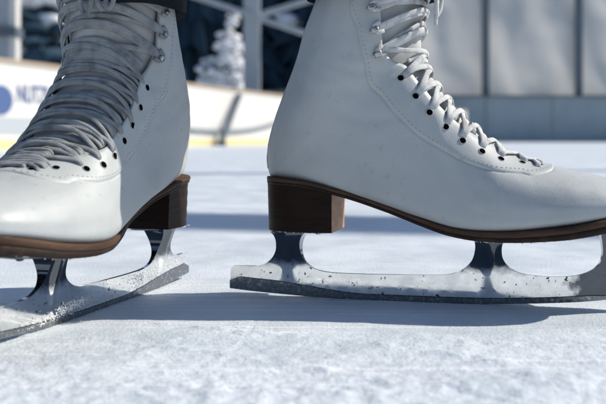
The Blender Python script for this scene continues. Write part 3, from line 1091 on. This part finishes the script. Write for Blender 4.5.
# ------------------------------------------------------------------ the ice: one sheet, fine near the skates
def axis(lo, hi, step, far_lo, far_hi):
    a = []
    x = lo
    while x <= hi + 1e-6:
        a.append(x); x += step
    st, x = step, a[-1]
    while x < far_hi:
        st *= 1.22; x += st; a.append(min(x, far_hi))
    st, x = step, a[0]
    pre = []
    while x > far_lo:
        st *= 1.22; x -= st; pre.append(max(x, far_lo))
    return pre[::-1] + a
ax = axis(-32, 32, .17, -3500, 3500)
ay = axis(32, 84, .17, -2500, 3200)
CUTS = [(70, 130, 108), (-95, 60, 92), (20, -120, 167), (-30, 160, 116), (140, 20, 139), (-8, 260, 209)]
def ice_h(x, y):
    fade = sm(400, 60, math.hypot(x, y - 55))
    if fade <= 0: return 0.0
    p = Vector((x, y, 0))
    g = noise.noise(p * .09)
    fore = .22 + .95 * sm(56.5, 49, y + 4 * g) + .35 * sm(48, 40, y)
    h = .07 * noise.fractal(p * .35, 0.9, 2.1, 3)
    h += fore * (.036 * noise.fractal(p * 1.3 + Vector((3, 1, 0)), 0.6, 2.2, 4) + .022 * noise.noise(p * 3.5))
    r = abs(noise.noise(Vector((x * .05 + y * .10, y * .05 - x * .02, 4.0))))
    h += .14 * sm(.12, 0, r) * (.5 + noise.noise(p * .8))
    for (cx, cy, rad) in CUTS:      # cuts left by other blades, each with a little turned-up edge
        d = abs(math.hypot(x - cx, y - cy) - rad)
        if d < 1.0:
            k = .15 + .6 * noise.noise(Vector((x * .11 + rad, y * .11, 9)))
            if k > 0: h += k * (-.05 * math.exp(-(d / .14) ** 2) + .035 * math.exp(-((d - .34) / .15) ** 2))
    return h * fore * fade - .02
V, F = [], []
nx, ny = len(ax), len(ay)
for y in ay:
    for x in ax:
        V.append((x * CM, y * CM, min(.30 if y < 57 else .12, ice_h(x, y)) * CM))
for j in range(ny - 1):
    for i in range(nx - 1):
        F.append((j * nx + i, j * nx + i + 1, (j + 1) * nx + i + 1, (j + 1) * nx + i))
ice = mesh('ice', V, F, M['ice'], None, True, 1, recalc=False)
tag(ice, 'scraped white ice of the rink with snow dust and skate marks', 'ice', kind='structure')

# shaved snow lying loose on the ice
rng = random.Random(5)
sn = MB()
def crumb(x, y, r):
    z = min(.30 if y < 57 else .12, ice_h(x, y))
    k = rng.uniform(0, 90)
    sx, sy, sz = rng.uniform(.7, 1.4), rng.uniform(.7, 1.4), rng.uniform(.5, .9)
    vs, fs = ICO1
    sn.add([((x + q.x * r * sx * (1 + .5 * noise.noise(q * 1.7 + Vector((k, 0, 0))))) * CM, (y + q.y * r * sy * (1 + .5 * noise.noise(q * 1.7 + Vector((0, k, 0))))) * CM, (z + r * .25 + q.z * r * sz) * CM) for q in vs], fs)
for _ in range(1500):
    y = 34 + 24 * rng.random() ** .9
    x = rng.uniform(-1, 1) * (y * .40 + 3)
    if noise.noise(Vector((x * .12, y * .16, 2))) < rng.uniform(-.35, .3): continue
    crumb(x, y, .015 + .045 * rng.random() ** 3)
for _ in range(500):
    y = rng.uniform(56, 78); x = rng.uniform(-24, 28)
    crumb(x, y, .012 + .03 * rng.random() ** 2)
def along(o, yaw, s0, s1, n, off, spread, r):
    for _ in range(n):
        s = rng.uniform(s0, s1)
        p = local(o, yaw, s, off + rng.gauss(0, spread), 0)
        crumb(p.x, p.y, r * rng.uniform(.3, 1.2))
along((-2.68, 64.5), YAW_R, -4, 24, 420, -.4, .3, .03)
along((-11.15, 69.6), LYAW, -5, 6, 500, .6, .6, .04)
along((-11.15, 69.6), LYAW, 4, 24, 300, .5, .3, .035)
o = sn.build('shaved_snow', M['snow'], None, True)
tag(o, 'loose shaved snow crumbs scattered over the ice', 'snow', kind='stuff')

# ------------------------------------------------------------------ rink surround (metres)
M['board'] = mat('board_white', (0.72, 0.70, 0.665), 0.35, mottle=((3, (0.64, 0.63, 0.61), .5, .75),))
M['yellow'] = mat('kick_yellow', (0.70, 0.59, 0.30), 0.4, mottle=((6, (0.64, 0.56, 0.36), .5, .7),))
M['caprail'] = mat('cap_rail', (0.42, 0.33, 0.24), 0.5)
M['greyband'] = mat('board_grey_band', (0.44, 0.47, 0.50), 0.4)
M['blue'] = mat('lettering_blue', (0.07, 0.12, 0.28), 0.4)
M['teal'] = mat('board_teal', (0.32, 0.39, 0.43), 0.45, mottle=((2, (0.27, 0.34, 0.38), .4, .7),))
def tarp_extra(nt, b, tc, prev):
    tr_ = nt.nodes.new('ShaderNodeBsdfTranslucent')
    tr_.inputs['Color'].default_value = (.9, .9, .88, 1)
    mx = nt.nodes.new('ShaderNodeMixShader')
    mx.inputs['Fac'].default_value = .45
    out = nt.nodes['Material Output']
    nt.links.new(b.outputs['BSDF'], mx.inputs[1])
    nt.links.new(tr_.outputs['BSDF'], mx.inputs[2])
    nt.links.new(mx.outputs['Shader'], out.inputs['Surface'])
M['tarp'] = mat('tarpaulin', (0.86, 0.86, 0.84), 0.6, bumps=((2.5, .5, .05, 4),), mottle=((1.2, (.76, .77, .76), .45, .7), (.5, (.70, .72, .72), .5, .7)), extra=tarp_extra)
M['post'] = mat('steel_grey_post', (0.42, 0.46, 0.49), 0.5, metal=.2, mottle=((4, (.34, .38, .42), .45, .7),))
M['postdark'] = mat('dark_post_and_shadow_bar', (0.10, 0.13, 0.16), 0.5)
M['cable_shadow'] = mat('grey_cable_shadow', (0.22, 0.25, 0.28), 0.6)

LINE = [(-5.2, 4.6), (-4.0, 6.1), (-3.03, 8.42), (-2.35, 10.2), (-1.69, 12.1), (-1.05, 13.8), (-.40, 15.5), (.5, 17.6), (1.6, 19.8), (3.0, 21.8), (4.6, 23.6)]
def line_pt(t):
    return Vector((crv([p[0] for p in LINE], t), crv([p[1] for p in LINE], t), 0))
NL = len(LINE) - 1
bd = empty('rink_board', (-3.03, 8.42, 0))
tag(bd, 'white rink board with blue lettering and a yellow kick strip on the left', 'rink board')
def strip(name, z0, z1, th, m, off=0.0, t0=0, t1=NL):
    n = 80
    V, F = [], []
    for i in range(n):
        t = t0 + (t1 - t0) * i / (n - 1)
        p = line_pt(t)
        d = (line_pt(min(NL, t + .02)) - line_pt(max(0, t - .02))).normalized()
        nr = Vector((d.y, -d.x, 0))
        a, b = p + nr * off, p + nr * (off - th)
        a, b = a - bd.location, b - bd.location
        V += [(a.x, a.y, z0), (a.x, a.y, z1), (b.x, b.y, z1), (b.x, b.y, z0)]
    for i in range(n - 1):
        for k in range(4):
            k2 = (k + 1) % 4
            F.append((i * 4 + k, i * 4 + k2, (i + 1) * 4 + k2, (i + 1) * 4 + k))
    F.append((0, 1, 2, 3)); F.append(tuple((n - 1) * 4 + k for k in range(4)))
    return mesh(name, V, F, m, bd, False)
strip('panel', .0, .88, .05, M['board'])
strip('kick_strip', .0, .10, .02, M['yellow'], .022)
strip('cap_rail', .88, .92, .09, M['caprail'], .02)
strip('grey_band', .16, .33, .01, M['greyband'], .006, 0, 3.6)
def on_board(t, z, off):
    p = line_pt(t)
    d = (line_pt(t + .02) - line_pt(t - .02)).normalized()
    nr = Vector((d.y, -d.x, 0))
    return p + nr * off + Vector((0, 0, z)), d, nr
# find t where the board projects to given photo column
def t_at(px):
    best = min((abs(303 + 842 * line_pt(i / 200).x / line_pt(i / 200).y - px), i / 200) for i in range(200, NL * 200) if line_pt(i / 200).y > 5)
    return best[1]
def flat_text(body, t, z, h, wid):
    cu = bpy.data.curves.new('lettering', 'FONT')
    cu.body = body
    cu.size = h
    cu.extrude = .002
    cu.offset = .004
    cu.space_character = 1.0
    cu.materials.append(M['blue'])
    o = bpy.data.objects.new('lettering', cu)
    COL.objects.link(o)
    p, d, nr = on_board(t, z, .004)
    m = Matrix((( d.x, 0, nr.x), (d.y, 0, nr.y), (0, 1, 0))).to_4x4()
    bpy.context.view_layer.update()
    dx = o.dimensions.x
    me = bpy.data.meshes.new_from_object(o.evaluated_get(bpy.context.evaluated_depsgraph_get()))
    bpy.data.objects.remove(o)
    o = link('lettering', me)
    o.scale = (wid / max(.01, dx), 1, 1)
    o.parent = bd
    o.rotation_euler = m.to_euler()
    o.location = p - bd.location
    return o
ta, tb = t_at(16), t_at(66)
flat_text('NUTZUNG', ta, .49, .26, (line_pt(tb) - line_pt(ta)).length)
em = MB()
p, d, nr = on_board(t_at(1), .50, .0)
vs = []
for k in range(32):
    a = 2 * math.pi * k / 32
    for off in (.0, .008):
        vs.append(p - bd.location + d * .17 * math.cos(a) + Vector((0, 0, .15 * math.sin(a))) + nr * off)
em.add(vs, [(2 * k, 2 * ((k + 1) % 32), 2 * ((k + 1) % 32) + 1, 2 * k + 1) for k in range(32)] + [tuple(2 * k + 1 for k in range(32))])
em.build('emblem', M['blue'], bd, False)

# slanted prop and drooping cable on the white boards, solids standing in for shadows
pr = MB()
pa, _, na = on_board(t_at(236), .82, .06)
pb, _, nb_ = on_board(t_at(212), .06, .16)
pr.bar(pa, pb, .07, .07)
pr.box(pb - Vector((0, 0, .03)), (.15, .12, .06))
o = pr.build('board_shadow_bar', M['postdark'], None, False)
tag(o, 'dark slanted prop standing in for a shadow on the white rink board', 'shadow_bar')
cb = MB()
t0, t1 = t_at(186), t_at(296)
pts, nn = [], []
for i in range(30):
    t = i / 29
    z = .24 + .34 * t ** 3 - .03 * math.sin(math.pi * t)
    p, d, nr = on_board(t0 + (t1 - t0) * t, z, .03)
    pts.append(p); nn.append(nr)
cb.tube(pts, nn, .07, .05, 8)
o = cb.build('grey_cable_shadow', M['cable_shadow'], None, True)
tag(o, 'grey cable tube drawing a shadow line along the white rink board between the skates', 'cable_shadow')

# far wall on the right: low board and tarpaulin curtain between posts
WY = 24.6
wb = empty('rink_board', (8, WY, 0))
tag(wb, 'grey-blue low rink board under the tarpaulin curtain on the right', 'rink board')
b_ = MB()
for i in range(16):
    x0 = -4.6 + i * 1.95
    b_.box((x0 + .965, .05, .66), (1.925, .10, 1.32))
b_.build('panel', M['teal'], wb, False)
c_ = MB(); c_.box((10.98, .02, 1.345), (31.2, .22, .05)); c_.build('cap_rail', M['postdark'], wb, False)
d_ = MB(); d_.box((10.98, -.02, .06), (31.2, .06, .12)); d_.build('kick_strip', M['teal'], wb, False)
ct = empty('tarpaulin_curtain', (8, WY + .35, 0))
tag(ct, 'pale grey tarpaulin curtain stretched between dark posts behind the right boards', 'curtain')
PX = [(392 + 93 * q, 2.6) for q in range(11)]
pxs = [(p - 303) / 842 * (WY + .35) - 8 for p, _ in PX]
for i in range(len(pxs)):
    q = MB(); q.box((pxs[i], -.06, 2.9), (.20, .14, 5.8)); q.build('post', M['postdark'], ct, False)
edges_ = pxs + [pxs[-1] + 2.7]
for i in range(len(pxs)):
    a, b = edges_[i], edges_[i + 1]
    V, F = [], []
    nx_, nz_ = 30, 44
    for k in range(nz_):
        for j in range(nx_):
            s, t = j / (nx_ - 1), k / (nz_ - 1)
            x = a + (b - a) * s; z = 1.30 + 4.4 * t
            bul = math.sin(math.pi * s)
            y = .10 + .10 * bul * math.sin(z * 1.3 + i) + .05 * noise.noise(Vector((x * 1.2 + z * .5, z * .45, i * 3))) + .04 * math.sin((x * 3 + z * 1.7) + 2 * noise.noise(Vector((x, z, i)))) * bul
            V.append((x, y, z))
    for k in range(nz_ - 1):
        for j in range(nx_ - 1):
            F.append((k * nx_ + j, k * nx_ + j + 1, (k + 1) * nx_ + j + 1, (k + 1) * nx_ + j))
    o = mesh('sheet', V, F, M['tarp'], ct, True)

# steel frame behind the left boards
def at(px, py, Y): return Vector(((px - 303) / 842 * Y, Y, .12 - (py - 138) / 842 * Y))
fr = empty('steel_mast', (at(252, 138, 17).x, 17, 0))
tag(fr, 'grey steel post with crossing diagonal braces behind the white boards', 'steel mast')
L0 = fr.location
q = MB(); c = at(252, 138, 17) - L0
q.box((c.x, 0, 2.6), (.32, .30, 5.2)); q.build('post', M['post'], fr, False)
q = MB(); q.bar(at(150, -19, 16.8) - L0, at(345, 47, 16.8) - L0, .13, .1); q.build('brace', M['post'], fr, False)
q = MB(); q.bar(at(253, 17, 17.3) - L0, at(345, -11, 17.3) - L0, .16, .1); q.build('brace', M['post'], fr, False)
f2 = empty('steel_post', (at(7, 138, 12.5).x, 12.5, 0))
tag(f2, 'wide grey steel post with a pale edge at the far left behind the boards', 'post')
q = MB(); q.box((-.05, 0, 2.2), (.24, .22, 4.4)); q.build('column', M['post'], f2, False)
q = MB(); q.box((.125, -.03, 2.2), (.10, .2, 4.4)); q.build('edge_strip', M['board'], f2, False)
q = MB(); q.box((.0, -.03, 1.68), (.40, .34, .14)); q.build('clamp', M['postdark'], f2, False)

# overhead beam to the right of the frame, whose shadow crosses the ice behind the skates
SUN_AZ, SUN_EL = 12.0, 40.0       # azimuth measured from +X towards +Y (away from the viewer)
sund = Vector((math.cos(R(SUN_AZ)) * math.cos(R(SUN_EL)), math.sin(R(SUN_AZ)) * math.cos(R(SUN_EL)), math.sin(R(SUN_EL))))
def overhead(g0, g1, h, w, t, lab):
    """a beam at height h whose shadow falls from g0 to g1 on the ice"""
    k = h / sund.z
    a, b = Vector((*g0, 0)) + sund * k, Vector((*g1, 0)) + sund * k
    r = empty('overhead_beam', (b.x, b.y, 0))
    tag(r, lab, 'beam')
    q = MB(); q.bar(a - r.location, b - r.location, w, t); q.build('beam', M['post'], r, False)
    for e in (a, b):
        q = MB(); q.box((e.x - r.location.x, e.y - r.location.y, (e.z - .1) / 2), (.14, .14, e.z - .1)); q.build('post', M['post'], r, False)
overhead((-5.5, 2.24), (4.5, .34), 3.6, .17, .17, 'grey overhead beam whose broad shadow crosses the ice right behind the skates')
overhead((-7.5, 1.45), (6.0, 4.05), 4.2, .12, .12, 'thin grey overhead beam casting the fainter far shadow on the ice')

# ------------------------------------------------------------------ hill, forest and the snow-laden tree
M['hill'] = mat('hill_ground', (0.03, 0.045, 0.05), 0.9, mottle=((.25, (.5, .54, .6), .62, .72),))
M['fir'] = mat('fir_needles', (0.030, 0.058, 0.088), 0.9, spec=.1, mottle=((1.2, (.042, .08, .115), .4, .7),))
M['bark'] = mat('fir_bark', (0.06, 0.045, 0.035), 0.9)
M['treesnow'] = mat('tree_snow', (0.84, 0.86, 0.90), 0.7, bumps=((8, .5, .05, 4),))
V, F = [], []
gx = [-90 + 180 * i / 50 for i in range(51)]
gy = [26.5 + 130 * j / 40 for j in range(41)]
for y in gy:
    for x in gx:
        V.append((x, y, -.6 + 1.0 * sm(26.5, 30, y) + 48 * sm(30, 150, y) + 2.5 * noise.noise(Vector((x * .05, y * .05, 0)))))
for j in range(40):
    for i in range(50):
        F.append((j * 51 + i, j * 51 + i + 1, (j + 1) * 51 + i + 1, (j + 1) * 51 + i))
b0 = len(V)
gy2 = [-32 - 110 * j / 30 for j in range(31)]  # unseen slope behind the camera, added to darken reflections and low sky
def added_hill_z(x, y): return -.6 + 1.0 * sm(-32, -35, y) + 44 * sm(-34, -120, y) + 2.5 * noise.noise(Vector((x * .05, y * .05, 0)))
for y in gy2:
    for x in gx:
        V.append((x, y, added_hill_z(x, y)))
for j in range(30):
    for i in range(50):
        F.append((b0 + j * 51 + i, b0 + (j + 1) * 51 + i, b0 + (j + 1) * 51 + i + 1, b0 + j * 51 + i + 1))
hill = mesh('hill', V, F, M['hill'], None, True, recalc=False)
tag(hill, 'dark wooded hillside rising behind the rink, plus an added unseen slope behind the camera', 'hill', kind='structure')
def hill_z(x, y): return -.6 + 1.0 * sm(26.5, 30, y) + 48 * sm(30, 150, y) + 2.5 * noise.noise(Vector((x * .05, y * .05, 0)))
rng = random.Random(21)
def conifer(mb, x, y, z, h, r, layers, mi=0, snow=None, tmi=1):
    mb.bar((x, y, z), (x, y, z + h * .95), r * .12, None, tmi)
    for k in range(layers):
        t = k / layers
        zz = z + h * (.08 + .9 * t)
        rr = r * (1 - t) ** .85 * rng.uniform(.8, 1.1) + .08 * r
        n = 13
        hh = h / layers * 1.9
        top = (x, y, min(z + h, zz + hh))
        off = rng.random() * 6
        vs = [top]
        for q in range(n * 2):
            a = off + math.pi * q / n
            l = rr * (rng.uniform(.75, 1.2) if q % 2 == 0 else rng.uniform(.35, .6))
            vs.append((x + l * math.cos(a), y + l * math.sin(a), zz - (.35 * l if q % 2 == 0 else .05 * l) + rng.uniform(-.1, .1) * rr))
        fs = [(0, 1 + q, 1 + (q + 1) % (2 * n)) for q in range(2 * n)]
        mb.add(vs, fs, mi)
        if snow is not None:
            for q in range(0, 2 * n, 2):
                if rng.random() < snow:
                    e = Vector(vs[1 + q]); tp = Vector(top)
                    for w in range(3):
                        c = e.lerp(tp, rng.uniform(.05, .5)) + Vector((0, 0, .04))
                        s = rr * rng.uniform(.16, .32)
                        kk = rng.uniform(0, 60)
                        mb.add([c + Vector((v.x * s, v.y * s, v.z * s * .6)) * (1 + .5 * noise.noise(v * 1.5 + Vector((kk, 0, 0)))) for v in ICO1[0]], ICO1[1], 2)
fo = MB()
for _ in range(230):
    y = rng.uniform(31, 85)
    x = rng.uniform(-.45 * y - 3, .16 * y + 2)
    h = rng.uniform(7, 15)
    conifer(fo, x, y, hill_z(x, y) - .2, h, h * rng.uniform(.17, .24), 9, snow=.02)
for _ in range(150):  # unseen firs added on that slope, dark content for the blade reflections
    y = -rng.uniform(36, 80)
    x = rng.uniform(-55, 55)
    h = rng.uniform(8, 16)
    conifer(fo, x, y, added_hill_z(x, y) - .2, h, h * rng.uniform(.2, .26), 7)
for _ in range(150):
    y = rng.uniform(33, 85)
    x = rng.uniform(.16 * y + 2, .9 * y + 5)
    h = rng.uniform(8, 15)
    conifer(fo, x, y, hill_z(x, y) - .2, h, h * rng.uniform(.18, .25), 8)
o = fo.build('forest', [M['fir'], M['bark'], M['treesnow']], None, False)
tag(o, 'dark fir forest on the hillside behind the boards and on the added slope behind the camera', 'forest', kind='stuff')
def snow_tree(px, Y, ztop_, r, lab, lean, tsn=0.0, ps=.86):
    p = at(px, 138, Y)
    z0 = hill_z(p.x, Y) - .1
    root = empty('snowy_tree', (p.x, Y, z0))
    tag(root, lab, 'tree', 'snow-laden trees behind the boards')
    tm = MB(); tm.bar((0, 0, 0), (lean, 0, ztop_ - z0), .10)
    tm.build('trunk', M['bark'], root, True)
    cr = MB()
    h = ztop_ - z0
    for k in range(700):
        t = rng.random() ** .85
        rr = r * (1 - t) ** .75 * (.75 + .5 * noise.noise(Vector((t * 5, px * .1, 0)))) + .05
        a = rng.uniform(0, 6.28)
        d = rr * rng.uniform(.2, 1.05)
        if noise.noise(Vector((math.cos(a) * 1.1, math.sin(a) * 1.1 + px, t * 4.5))) < -.12: continue
        c = Vector((lean * t + d * math.cos(a), d * math.sin(a), h * (.1 + .9 * t) - .25 * d))
        s = (.06 + .12 * (1 - t)) * rng.uniform(.5, 1.2) * r / .7
        kk = rng.uniform(0, 60)
        sn_ = rng.random() < (ps if t > tsn else .03)
        cr.add([c + Vector((v.x * s * 1.2, v.y * s * 1.2, v.z * s * (.75 if sn_ else .5))) * (1 + .7 * noise.noise(v * 1.8 + Vector((kk, 0, 0)))) - (Vector((0, 0, 0)) if sn_ else Vector((0, 0, s * .8))) for v in ICO2[0]], ICO2[1], 0 if sn_ else 1)
    cr.build('crown', [M['treesnow'], M['fir']], root, True)
def clump_tree(Y, lab, clumps, base_px):
    p = at(base_px, 138, Y)
    z0 = hill_z(p.x, Y) - .1
    root = empty('snowy_tree', (p.x, Y, z0))
    tag(root, lab, 'tree', 'snow-laden trees behind the boards')
    k = Y / 842
    top = at(clumps[0][0], clumps[0][1], Y) - root.location
    tm = MB(); tm.bar((0, 0, 0), (top.x * .5, 0, top.z * .5), .11); tm.bar((top.x * .5, 0, top.z * .5), top, .06)
    cr = MB()
    for (px, py, rp) in clumps:
        c = at(px, py, Y) - root.location
        c.y = rng.uniform(-.35, .35)
        r_ = rp * k
        tm.bar((top.x * c.z / top.z * .9, 0, c.z + .1), c, .035)
        for q in range(36):
            d = Vector((rng.gauss(0, .5), rng.gauss(0, .6), rng.gauss(0, .38))) * r_
            s_ = r_ * rng.uniform(.22, .5)
            kk = rng.uniform(0, 90)
            sn_ = rng.random() < .93
            cr.add([c + d + Vector((v.x * s_ * 1.3, v.y * s_ * 1.2, v.z * s_ * .75)) * (1 + .9 * noise.noise(v * 1.6 + Vector((kk, 0, 0)))) - Vector((0, 0, 0 if sn_ else s_)) for v in ICO2[0]], ICO2[1], 0 if sn_ else 1)
    tm.build('trunk', M['bark'], root, True)
    cr.build('crown', [M['treesnow'], M['fir']], root, True)
clump_tree(27.5, 'white snow-covered tree standing left of the braced steel post',
           [(234, 17, 4), (231, 25, 5), (229, 36, 7), (227, 47, 8), (240, 48, 6), (226, 60, 9), (238, 64, 8), (212, 64, 8), (205, 70, 6), (217, 76, 10), (206, 82, 7), (234, 78, 8), (224, 86, 10), (210, 92, 9), (240, 90, 7)], 224)
snow_tree(40, 29, 7.4, 2.6, 'tall dark fir with snow on its upper branches right of the far left post', -.1, .58)

# ------------------------------------------------------------------ light, sky, camera
w = bpy.data.worlds.new('World')
scene.world = w
w.use_nodes = True
nt = w.node_tree
sky = nt.nodes.new('ShaderNodeTexSky')
sky.sky_type = 'NISHITA'
sky.sun_disc = False
sky.sun_elevation = R(SUN_EL)
sky.sun_rotation = math.atan2(sund.x, sund.y)
sky.altitude = 900
sky.air_density = 1.0
sky.dust_density = 0.7
nt.links.new(sky.outputs['Color'], nt.nodes['Background'].inputs['Color'])
nt.nodes['Background'].inputs['Strength'].default_value = 0.135
sl = bpy.data.lights.new('sun', 'SUN')
sl.energy = 5.0
sl.angle = R(0.8)
sl.color = (1.0, 0.925, 0.81)
so = bpy.data.objects.new('sun', sl)
COL.objects.link(so)
so.location = sund * 5
so.rotation_euler = (-sund).to_track_quat('-Z', 'Y').to_euler()

cd = bpy.data.cameras.new('camera')
cam = bpy.data.objects.new('camera', cd)
COL.objects.link(cam)
cam.location = (0, 0, .12)
cam.rotation_euler = (R(90), 0, 0)
cd.sensor_width = 36
cd.lens = 50.02
cd.shift_y = -64 / 606
cd.clip_start = .02
cd.clip_end = 500
cd.dof.use_dof = True
cd.dof.focus_distance = .60
cd.dof.aperture_fstop = 9.5
scene.camera = cam
scene.view_settings.view_transform = 'Standard'
scene.view_settings.look = 'None'
scene.view_settings.exposure = 0.0
scene.view_settings.gamma = 1.0
scene.render.engine = 'CYCLES'
scene.cycles.use_denoising = True
scene.cycles.max_bounces = 8
